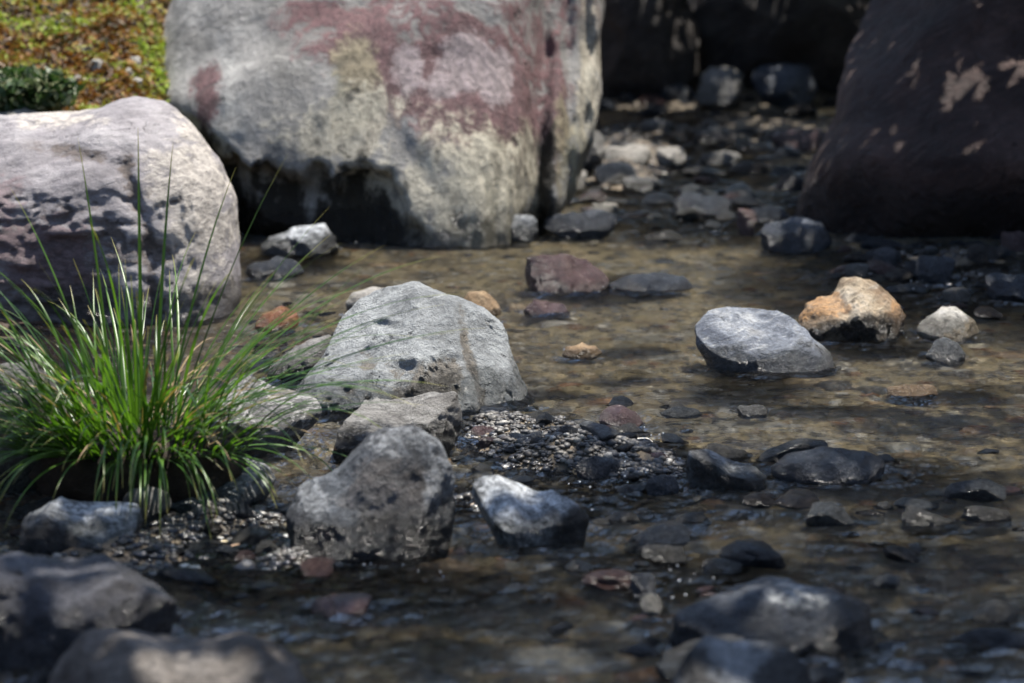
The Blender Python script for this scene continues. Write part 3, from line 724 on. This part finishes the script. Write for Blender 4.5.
# ------------------------------------------------------------------ loose gravel: nobody could count it
def gravel(name, n, smin, smax, sub, region, seed, mat, lift=0.25, zmax=9):
    R = np.random.default_rng(seed)
    V0, F0 = ico(sub)
    X, Y = region(R, n)
    keep = (X > -.80) & (X < 1.6)
    for sx, sy, rx, ry in STONES:
        keep &= ((X - sx) / rx) ** 2 + ((Y - sy) / ry) ** 2 > .75
    X, Y = X[keep], Y[keep]
    Z = height(X, Y); k = Z < zmax; X, Y, Z = X[k], Y[k], Z[k]; n = len(X)
    s = smin * (smax / smin) ** (R.random(n) ** 2.2)
    yaw = R.uniform(0, 6.28, n)
    sc = np.stack([R.uniform(.8, 1.35, n), R.uniform(.7, 1.1, n), R.uniform(.4, .8, n)], -1) * s[:, None]
    P = np.repeat(V0[None], n, 0)
    offs = R.uniform(0, 80, (n, 1, 3))
    nn = pnoise((P * 1.3 + offs).reshape(-1, 3)).reshape(n, -1)
    P = P * (1 + .38 * nn)[..., None] * sc[:, None, :]
    c, s_ = np.cos(yaw)[:, None], np.sin(yaw)[:, None]
    x = P[..., 0] * c - P[..., 1] * s_ + X[:, None]
    y = P[..., 0] * s_ + P[..., 1] * c + Y[:, None]
    z = P[..., 2] + (Z + sc[:, 2] * lift)[:, None]
    Vv = np.stack([x, y, z], -1).reshape(-1, 3)
    Ff = (F0[None] + (np.arange(n) * len(V0))[:, None, None]).reshape(-1, 3)
    return kind(link(name, mesh_from(name, Vv, Ff, mat)), 'stuff')

def gravel_mat(name, ramp, lift_=1.0, wet=.012):
    t = NT(name)
    gm = t.n('ShaderNodeNewGeometry')
    c = t.ramp(gm.outputs['Random Per Island'], ramp)
    tc = t.n('ShaderNodeTexCoord')
    n = t.noise(tc.outputs['Object'], 90, 6, .65)
    c = t.mix(t.remap(n, .3, .7), t.mix(1, c, (.55, .55, .55), 'MULTIPLY'), t.mix(1, c, (1.3, 1.28, 1.22), 'MULTIPLY'))
    sx = t.n('ShaderNodeSeparateXYZ'); t.l(gm.outputs['Position'], sx.inputs[0])
    w = t.remap(sx.outputs['Z'], wet - .006, wet + .012, 1, 0)
    p = t.n('ShaderNodeBsdfPrincipled')
    t.l(t.mix(w, c, t.mix(1, c, (lift_, lift_, lift_), 'MULTIPLY')), p.inputs['Base Color'])
    t.l(t.remap(w, 0, 1, .5, .18), p.inputs['Roughness'])
    t.l(t.bump(n, .5, .004), p.inputs['Normal'])
    t.l(p.outputs[0], t.out.inputs[0])
    return t.m
RAMP = [(0, (.05, .05, .06)), (.10, (.22, .20, .16)), (.22, (.46, .38, .24)), (.36, (.13, .14, .155)), (.46, (.52, .44, .30)), (.58, (.33, .16, .08)), (.64, (.60, .55, .45)), (.76, (.06, .055, .055)), (.84, (.30, .29, .26)), (.93, (.72, .69, .64))]
for k in range(len(RAMP)): pass
GM = gravel_mat('mixed_gravel', RAMP, 1.2)
def reg_frustum(R, n):
    u = R.random(n); Y = 2.9 * (11.3 / 2.9) ** u
    half = Y * .19 + .15
    return R.uniform(-1, 1, n) * half, Y
gravel('gravel', 30000, .005, .020, 2, reg_frustum, 1, GM, zmax=-.008)
gravel('gravel', 1100, .016, .055, 3, reg_frustum, 2, GM, lift=-.1, zmax=-.03)
def reg_bars(R, n):
    k = R.integers(0, len(BUMPS), n); b = np.array(BUMPS)[k]
    return b[:, 0] + R.normal(size=n) * b[:, 2] * .8, b[:, 1] + R.normal(size=n) * b[:, 3] * .8
DRAMP = [(0, (.02, .02, .023)), (.2, (.055, .052, .048)), (.4, (.03, .032, .04)), (.6, (.075, .066, .055)), (.75, (.04, .03, .025)), (.9, (.11, .105, .095)), (.975, (.18, .17, .155)), (.994, (.40, .39, .37))]
gravel('grit', 34000, .0020, .0085, 2, reg_bars, 3, gravel_mat('dark_wet_grit', DRAMP), lift=.3)

# ------------------------------------------------------------------ white water beads standing in for sun glints where the current breaks on stones
def sun_glints():
    R = np.random.default_rng(5)
    V0, F0 = ico(2); Vs, Fs = [], []; b = 0
    spots = [(455, 500, 60, 20, 14), (400, 580, 60, 14, 8), (590, 500, 40, 20, 10), (680, 478, 22, 16, 6), (600, 285, 30, 12, 14), (920, 345, 40, 8, 4), (640, 150, 60, 45, 26), (700, 220, 90, 20, 16), (930, 270, 80, 25, 22), (520, 440, 60, 20, 16), (330, 250, 30, 14, 8), (690, 590, 40, 30, 10), (640, 455, 50, 20, 16)]
    for px, py, wx_, wy_, n in spots:
        for k in range(n):
            x, y = ground(px + R.normal() * wx_ * .5, py + R.normal() * wy_ * .5)
            r = R.uniform(.0006, .0016)
            z = max(float(height(np.array([x]), np.array([y]))[0]) + .004, .006) + r + abs(R.normal()) * .004
            Vs.append(V0 * r + (x, y, z)); Fs.append(F0 + b); b += len(V0)
    t = NT('glint_white'); p = t.n('ShaderNodeBsdfPrincipled')
    p.inputs['Base Color'].default_value = (.9, .92, .93, 1); p.inputs['Transmission Weight'].default_value = .25; p.inputs['Roughness'].default_value = .12; p.inputs['IOR'].default_value = 1.33
    t.l(p.outputs[0], t.out.inputs[0])
    kind(link('glint_beads', mesh_from('glint_beads', np.concatenate(Vs), np.concatenate(Fs), t.m)), 'stuff')
sun_glints()

# ------------------------------------------------------------------ grass tuft
def blade(P0, az, L, lean0, curl, w, nseg=12, twist=0.0, R=random):
    """a tapered, channelled blade that leaves the ground at lean0 from upright and bends over by curl"""
    V, Fc = [], []
    x = np.array(P0, float); a = lean0
    side = np.array([-math.sin(az + twist), math.cos(az + twist), 0])
    for k in range(nseg + 1):
        s = k / nseg
        d = np.array([math.cos(az) * math.sin(a), math.sin(az) * math.sin(a), math.cos(a)])
        ww = w * (0.75 + .5 * s if s < .3 else .9 * (1 - ((s - .3) / .7) ** 2.2)) * .5 + .0002
        nrm = np.cross(side, d)
        V += [x - side * ww, x - nrm * ww * .5, x + side * ww]
        if k:
            b = 3 * (k - 1)
            Fc += [(b, b + 1, b + 4, b + 3), (b + 1, b + 2, b + 5, b + 4)]
        x = x + d * L / nseg
        a += curl * (0.35 + 1.3 * s) / nseg
        az += R.uniform(-.03, .03)
    return V, Fc
def tuft_mesh(name, specs, mat):
    V, Fc, tip = [], [], []
    for sp in specs:
        v, f = blade(*sp)
        b = len(V); V += v; Fc += [tuple(i + b for i in q) for q in f]
        nn = len(v) // 3
        tip += [k / (nn - 1) for k in range(nn) for _ in range(3)]
    return mesh_from(name, np.array(V), np.array(Fc), mat, attrs={'tip': tip})
def leaf_mat(name, c0, c1, ctip, trans=.45, rough=.4, tip0=.8):
    t = NT(name)
    gm = t.n('ShaderNodeNewGeometry')
    c = t.mix(gm.outputs['Random Per Island'], c0, c1)
    c = t.mix(t.remap(t.attr('tip'), tip0, 1.0), c, ctip)
    p = t.n('ShaderNodeBsdfPrincipled'); t.l(c, p.inputs['Base Color']); p.inputs['Roughness'].default_value = rough
    tl = t.n('ShaderNodeBsdfTranslucent'); t.l(t.mix(1, c, (1.3, 1.35, .5), 'MULTIPLY'), tl.inputs['Color'])
    m = t.n('ShaderNodeMixShader'); m.inputs[0].default_value = trans
    t.l(p.outputs[0], m.inputs[1]); t.l(tl.outputs[0], m.inputs[2]); t.l(m.outputs[0], t.out.inputs[0])
    return t.m
GR = random.Random(5)
gbx, gby = ground(140, 436, .09)
root = bpy.data.objects.new('grass_tuft', None); COL.objects.link(root); root.location = (gbx, gby, .085)
tag(root, 'arching bright green grass tuft growing between the rocks on the left bank', 'grass plant')
specs = []
for k in range(340):
    az = GR.uniform(0, 2 * math.pi); u_ = math.sqrt(GR.random()); rr = .10 * u_
    P = (rr * math.cos(az) * 1.5, rr * math.sin(az) * .8, -.02 * u_)
    az2 = az + GR.gauss(0, .45)
    q = GR.random()
    L = GR.uniform(.16, .30) if q < .78 else GR.uniform(.30, .41)
    if math.cos(az2) > .2 and GR.random() < .7: continue
    ln = abs(GR.gauss(.05, .14)) + u_ * GR.uniform(.3, 1.25)
    specs.append((P, az2, L, ln, GR.uniform(.3, 1.6) * (.4 + u_ * .8), GR.uniform(.0028, .0055), 12, GR.uniform(-.6, .6), GR))
for k in range(150):
    az = -math.pi / 2 - .35 + GR.gauss(0, .8)
    specs.append(((.10 * math.cos(az) * 1.4 + GR.gauss(0, .02), .06 * math.sin(az), -.02), az, GR.uniform(.16, .30), GR.uniform(.6, 1.35), GR.uniform(.8, 1.9), GR.uniform(.0032, .006), 12, GR.uniform(-.6, .6), GR))
# blades that stand out: tall upright ones and long ones arching out to either side
for az, L, ln, cu in ((1.6, .46, .05, .10), (2.5, .45, .10, .15), (.3, .46, .32, .25), (.15, .50, .75, .75), (-.1, .46, .90, .6), (.0, .50, .82, .85), (3.0, .42, .6, .6), (2.8, .40, .3, .3), (-.2, .40, 1.0, 1.2), (.1, .42, .5, .3),
                      (.05, .5, 1.05, .55), (-.3, .45, 1.1, .7), (3.3, .45, .8, .5), (3.1, .42, 1.0, .5), (-1.2, .36, .7, 1.9), (-1.8, .36, .6, 2.0), (-2.3, .36, .8, 1.7), (-.8, .36, .9, 1.6), (1.2, .44, .12, .2), (.8, .42, .25, .3)):
    specs.append(((.05 * math.cos(az), .04 * math.sin(az), 0), az, L, ln, cu, .006, 14, 0.0, GR))
for k in range(34):
    az = GR.gauss(-.1, .45)
    specs.append(((.08 * GR.random(), GR.gauss(0, .04), 0), az, GR.uniform(.30, .46), GR.uniform(.55, 1.1), GR.uniform(.3, 1.1), GR.uniform(.003, .0055), 14, 0.0, GR))
link('blades', tuft_mesh('blades', specs, leaf_mat('grass_green', (.028, .078, .012), (.095, .20, .028), (.34, .30, .08), .42, .33)), root)
specs = []
for k in range(45):
    az = GR.uniform(0, 6.28); rr = .10 * GR.random()
    specs.append(((rr * math.cos(az) * 1.3, rr * math.sin(az), 0), az, GR.uniform(.15, .3), GR.uniform(.4, 1.2), GR.uniform(.5, 1.6), .004, 9, GR.uniform(-.5, .5), GR))
link('dry_blades', tuft_mesh('dry_blades', specs, leaf_mat('dry_straw', (.22, .15, .07), (.34, .25, .12), (.2, .1, .04), .25, .6)), root)
# soil cushion it grows from
V, Fc = ico(4); q = V * np.array([.16, .10, .07]); q = q * (1 + .22 * fbm(V * 2.5, 3))[:, None]
tsoil = rock_mat('root_soil', (.012, .009, .006), (.03, .02, .012), (.06, .04, .025), 20, wet=-.1)
link('root_clump', mesh_from('root_clump', q, Fc, tsoil), root, (0, 0, -.05))

# fern-like plant in the shade at the far end
fx, fy = ground(822, 98)
r2 = bpy.data.objects.new('fern', None); COL.objects.link(r2); r2.location = (fx, fy + .1, .0)
tag(r2, 'dim green fern growing in the shade beside the dark blue block', 'plant')
specs = [((GR.uniform(-.04, .04), GR.uniform(-.03, .03), 0), GR.uniform(0, 6.28), GR.uniform(.15, .32), GR.uniform(.1, .8), GR.uniform(.4, 1.5), .014, 8, 0, GR) for _ in range(90)]
link('fronds', tuft_mesh('fronds', specs, leaf_mat('fern_green', (.05, .14, .02), (.10, .22, .03), (.12, .2, .04))), r2)

# ------------------------------------------------------------------ moss bank, upper left
def leaf_cloud(P, size, R, nrm_up=.5):
    n = len(P)
    d = R.normal(size=(n, 3)); d[:, 2] += nrm_up; d /= np.linalg.norm(d, axis=1)[:, None]
    a = np.cross(d, R.normal(size=(n, 3))); a /= np.linalg.norm(a, axis=1)[:, None]
    b = np.cross(d, a)
    s = size[:, None]
    V = np.stack([P - a * s, P - b * s * .42 + d * s * .12, P + a * s, P + b * s * .42 + d * s * .12], 1).reshape(-1, 3)
    return V, np.arange(4 * n).reshape(-1, 4)
R = np.random.default_rng(12)
n = 42000
X = R.uniform(-2.0, -.82, n); Y = R.uniform(6.3, 9.2, n)
# thinner cover over the rest of the left bank, in patches
X2 = -.75 - 4.5 * R.random(60000) ** 1.3; Y2 = R.uniform(4.2, 12.5, 60000)
k2 = R.random(60000) < sstep(-.25, .35, fbm(np.stack([X2, Y2, 0 * X2], -1) * 1.6 + 3, 3) - 2 * (X2 > -1.25) * (Y2 < 6.4) + .25 * sstep(-3.5, -1, X2) - .3 * sstep(5.6, 4.6, Y2))
X = np.concatenate([X, X2[k2]]); Y = np.concatenate([Y, Y2[k2]]); n = len(X)
Z = height(X, Y)
P3 = np.stack([X, Y, Z], -1)
hum = fbm(P3 * 6, 3)
P3[:, 2] += .012 + .035 * np.clip(hum + .3, 0, 1) * R.random(n)
t = NT('bank_moss')
gm = t.n('ShaderNodeNewGeometry')
tc = t.n('ShaderNodeTexCoord')
f = t.math('ADD', t.math('MULTIPLY', t.noise(tc.outputs['Object'], 5.5, 4, .65), .86), t.math('MULTIPLY', gm.outputs['Random Per Island'], .14))
c = t.ramp(f, [(.32, (.03, .04, .008)), (.41, (.14, .055, .012)), (.45, (.27, .12, .02)), (.49, (.25, .19, .03)), (.54, (.24, .29, .035)), (.62, (.30, .42, .05))])
c = t.mix(t.remap(gm.outputs['Random Per Island'], .95, .96), c, (.42, .34, .26))
p = t.n('ShaderNodeBsdfPrincipled'); t.l(c, p.inputs['Base Color']); p.inputs['Roughness'].default_value = .7
tl = t.n('ShaderNodeBsdfTranslucent'); t.l(c, tl.inputs['Color'])
mx = t.n('ShaderNodeMixShader'); mx.inputs[0].default_value = .3
t.l(p.outputs[0], mx.inputs[1]); t.l(tl.outputs[0], mx.inputs[2]); t.l(mx.outputs[0], t.out.inputs[0])
V, Fc = leaf_cloud(P3, R.uniform(.006, .018, n), R, .9)
kind(link('ground_cover', mesh_from('ground_cover', V, Fc, t.m, smooth=False)), 'stuff')

def shrub(name, label, px, py, Yd, w, h, mat, n, seed, ls=(.010, .02), cat='shrub'):
    R = np.random.default_rng(seed)
    x, z = on_plane(px, py, Yd)
    ro = bpy.data.objects.new(name, None); COL.objects.link(ro); ro.location = (x, Yd, z); tag(ro, label, cat)
    d = R.normal(size=(n, 3)); d /= np.linalg.norm(d, axis=1)[:, None]
    rad = R.random(n) ** .45 * (1 + .35 * fbm(d * 2.2 + seed, 3))
    P = d * rad[:, None] * np.array([w, w * .8, h]); P[:, 2] += h * .9
    P = P[P[:, 2] > 0]
    V, Fc = leaf_cloud(P, R.uniform(*ls, len(P)), R, .6)
    link('foliage', mesh_from('foliage', V, Fc, mat, smooth=False), ro)
    sp = [((0, 0, -.02), R.uniform(0, 6.28), h * 1.3, R.uniform(.1, .8), .3, .008, 6, 0, random) for _ in range(9)]
    link('stems', tuft_mesh('stems', sp, leaf_mat('brown_stem', (.05, .03, .02), (.08, .05, .03), (.06, .04, .02), .0)), ro)
def simple_leaf(name, c0, c1, c2):
    t = NT(name); gm = t.n('ShaderNodeNewGeometry')
    c = t.ramp(gm.outputs['Random Per Island'], [(0, c0), (.6, c1), (.85, c2), (1, c2)])
    p = t.n('ShaderNodeBsdfPrincipled'); t.l(c, p.inputs['Base Color']); p.inputs['Roughness'].default_value = .5
    tl = t.n('ShaderNodeBsdfTranslucent'); t.l(c, tl.inputs['Color'])
    mx = t.n('ShaderNodeMixShader'); mx.inputs[0].default_value = .35
    t.l(p.outputs[0], mx.inputs[1]); t.l(tl.outputs[0], mx.inputs[2]); t.l(mx.outputs[0], t.out.inputs[0]); return t.m
shrub('shrub', 'dark green small-leaved shrub at the left edge above the lilac-grey boulder', 22, 112, 6.7, .13, .055, simple_leaf('shrub_green', (.02, .05, .012), (.05, .10, .02), (.25, .27, .15)), 2600, 4)
shrub('moss_cushion', 'bright yellow-green moss cushion on the rust-coloured bank', 112, 44, 7.5, .085, .035, simple_leaf('moss_green', (.12, .20, .02), (.18, .28, .03), (.24, .32, .06)), 2200, 6, (.006, .012), 'moss')
BS = [(90, 24, 22, 16, 'white'), (86, 46, 12, 10, 'white'), (98, 62, 20, 14, 'pale'), (134, 58, 16, 14, 'white'), (128, 72, 20, 16, 'pale'), (78, 76, 12, 10, 'pale'), (137, 80, 16, 14, 'white'), (170, 14, 22, 20, 'white'), (60, 20, 14, 9, 'pale'), (48, 52, 12, 8, 'pale'), (112, 52, 12, 9, 'white')]
BL = ['largest pale stone near the top of the rust-coloured bank', 'small white stone left of the moss cushion', 'pale stone in the middle of the rust-coloured bank', 'white stone against the left edge of the huge boulder, upper of a pair', 'pale stone against the left edge of the huge boulder', 'little pale stone low on the rust-coloured bank', 'white stone lowest along the left edge of the huge boulder', 'white stone at the top of the bank beside the huge boulder shoulder', 'tiny pale stone high on the rust-coloured bank', 'tiny pale stone at the left of the rust-coloured bank', 'tiny white stone just below the moss cushion']
for i, (px, py, w, h, mt) in enumerate(BS):
    # find where the pixel's ray meets the bank
    dx, dy, dz = ray(px, py)
    ts = np.linspace(6.0, 11, 600) / dy; py += 3
    below = CH + dz * ts < height(dx * ts, dy * ts) + .01
    Yd = float((dy * ts)[np.argmax(below)]) if below.any() else 8.0
    R_ = random.Random(i)
    ol = [(px + w / 2 * math.cos(a) * R_.uniform(.8, 1.1), py - h / 2 * math.sin(a) * R_.uniform(.8, 1.1)) for a in [2 * math.pi * k / 9 for k in range(9)]]
    rock('stone', BL[i], ol, 0, M[mt], Yfront=Yd - .03, thick=.8, sub=4, rough=.16, fdepth=(.55, .9), seed=300 + i, cat='stone', z0=CH - 9)

# ------------------------------------------------------------------ trees on the bank whose crowns shade the stream
def shade(X, Y):
    """how densely the crowns stand between the sun and this spot of ground (0 open, 1 closed)"""
    P = np.stack([X, Y, np.zeros_like(X)], -1)
    n = fbm(P * 2.6 + 40, 3); n2 = fbm(P * 7 + 60, 2)
    s = np.zeros_like(X)
    # upstream end and the right bank
    s = np.maximum(s, sstep(8.6, 9.6, Y + .5 * n) * sstep(.05, .45, X))
    s = np.maximum(s, sstep(.62, .95, X + .10 * n) * sstep(5.7, 6.5, Y))
    s = np.maximum(s, sstep(.3, .7, X + .1 * n) * sstep(7.4, 8.6, Y) * .55)
    # front edge
    fr = sstep(4.55, 4.05, Y + .35 * n + np.interp(X, [-.9, -.3, 0, .9], [.45, .2, 0, -.25]))
    s = np.maximum(s, fr * sstep(-.2, .18, fbm(P * 3.3 + 90, 3) + .25 * n2))
    for px, py, rx, ry, a in ((15, 450, .14, .16, .9), (950, 418, .16, .10, .9), (800, 470, .20, .12, .9), (640, 480, .15, .12, .6), (580, 460, .14, .14, .5)):
        gx_, gy_ = ground(px, py)
        s = np.maximum(s, a * sstep(1.3, .6, np.hypot((X - gx_) / rx, (Y - gy_) / ry) + .5 * n2))
    for px, py, rx, ry, a in ((850, 525, .22, .15, 1), (720, 545, .14, .11, 1), (480, 630, .22, .14, 1), (390, 500, .12, .12, .7), (520, 500, .1, .1, .9), (85, 508, .07, .10, .9), (160, 650, .15, .10, .9), (400, 440, .20, .16, .95), (400, 520, .2, .13, .85), (530, 500, .15, .18, 1), (60, 600, .08, .08, .6), (795, 590, .06, .07, .9), (620, 570, .15, .1, .6), (730, 450, .06, .06, .9), (240, 480, .1, .1, .8), (780, 650, .1, .12, .5), (960, 300, .1, .06, .3), (640, 150, .15, .5, .6), (822, 90, .12, .25, .9), (725, 100, .06, .25, .4)):
        gx_, gy_ = ground(px, py)
        s = s * (1 - a * sstep(1.3, .6, np.hypot((X - gx_) / rx, (Y - gy_) / ry) + .6 * n2))
    # sun flecks on the big dark boulder, at their height
    for X0, Y0, Z0, r_ in ((1.13, 7.18, .383, .055), (1.186, 7.13, .369, .03), (1.245, 7.2, .422, .03), (1.093, 7.09, .306, .02), (1.03, 7.286, .421, .02), (.988, 7.56, .493, .02), (1.3, 7.2, .45, .04)):
        a_, b_ = X0 - SUN.x / SUN.z * Z0, Y0 - SUN.y / SUN.z * Z0
        s = s * (1 - sstep(1.4, .6, np.hypot((X - a_) / r_, (Y - b_) / r_) + .3 * n2))
    return s
bark = rock_mat('tree_bark', (.03, .022, .016), (.07, .052, .038), (.12, .095, .07), 6, wet=-5, stretch=(3, 3, .6))
tleaf = simple_leaf('tree_leaf', (.025, .055, .012), (.05, .09, .02), (.07, .12, .025))
def tube(V, Fc, a, b, r0, r1, bend, R, ns=8, nr=8):
    a = np.array(a, float); b = np.array(b, float); base = len(V)
    off = R.normal(size=3) * bend * np.linalg.norm(b - a)
    for k in range(nr + 1):
        s = k / nr
        c = a + (b - a) * s + off * math.sin(math.pi * s)
        d = (b - a) / np.linalg.norm(b - a); u = np.cross(d, (.3, .9, .2)); u /= np.linalg.norm(u); w = np.cross(d, u)
        r = r0 + (r1 - r0) * s
        for q in range(ns):
            ph = 2 * math.pi * q / ns
            V.append(c + (u * math.cos(ph) + w * math.sin(ph)) * r)
    for k in range(nr):
        for q in range(ns):
            Fc.append((base + k * ns + q, base + k * ns + (q + 1) % ns, base + (k + 1) * ns + (q + 1) % ns, base + (k + 1) * ns + q))
def tree(label, foot, y0, y1, x0, x1, n, seed, zr):
    R = np.random.default_rng(seed)
    X = R.uniform(x0, x1, n * 6); Y = R.uniform(y0, y1, n * 6)
    k = R.random(len(X)) < shade(X, Y); X, Y = X[k][:n], Y[k][:n]
    n = len(X)
    hgt = R.uniform(*zr, n) + .35 * fbm(np.stack([X, Y, np.zeros(n)], -1) * 1.5, 2)
    P = np.stack([X + SUN.x / SUN.z * hgt, Y + SUN.y / SUN.z * hgt, hgt], -1)
    fz = float(height(np.array([foot[0]]), np.array([foot[1]]))[0])
    ro = bpy.data.objects.new('tree', None); COL.objects.link(ro); ro.location = (foot[0], foot[1], fz - .1); tag(ro, label, 'tree')
    loc = np.array([foot[0], foot[1], fz - .1])
    V, Fc = leaf_cloud(P - loc, R.uniform(.035, .06, n), R, 1.2)
    link('crown', mesh_from('crown', V, Fc, tleaf, smooth=False), ro)
    V, Fc = [], []
    fork = P.mean(0) * .25 + loc * .75; fork[2] = zr[0] + .2; fork = fork - loc
    tube(V, Fc, (0, 0, 0), fork, .16, .10, .05, R)
    tube(V, Fc, fork, fork + np.array([.2, .2, 1.6]), .10, .02, .05, R)
    link('trunk', mesh_from('trunk', np.array(V), np.array(Fc), bark), ro)
    V, Fc = [], []
    for j in R.choice(n, 26, replace=False):
        e = P[j] - loc
        tube(V, Fc, fork + np.array([0, 0, R.uniform(0, .6)]), e, .035, .006, .08, R, 6, 7)
    link('branches', mesh_from('branches', np.array(V), np.array(Fc), bark), ro)
tree('leafy tree on the near right bank whose crown dapples the front water', (2.6, 2.2), 2.3, 5.3, -1.1, 1.3, 4300, 1, (1.7, 3.0))
tree('leafy tree on the right bank whose crown shades the big dark boulder', (3.2, 7.0), 5.3, 8.6, -.1, 2.3, 15500, 2, (1.0, 2.1))
tree('leafy tree upstream whose crown darkens the far end of the stream', (2.2, 13.0), 8.6, 12.5, -.4, 3.2, 15000, 3, (0.95, 1.8))

# the sun is bent by the ripples before it reaches the bed
WATER.cycles.is_caustics_caster = True
for o in S.objects:
    if o.type == 'MESH' and o is not WATER: o.cycles.is_caustics_receiver = True
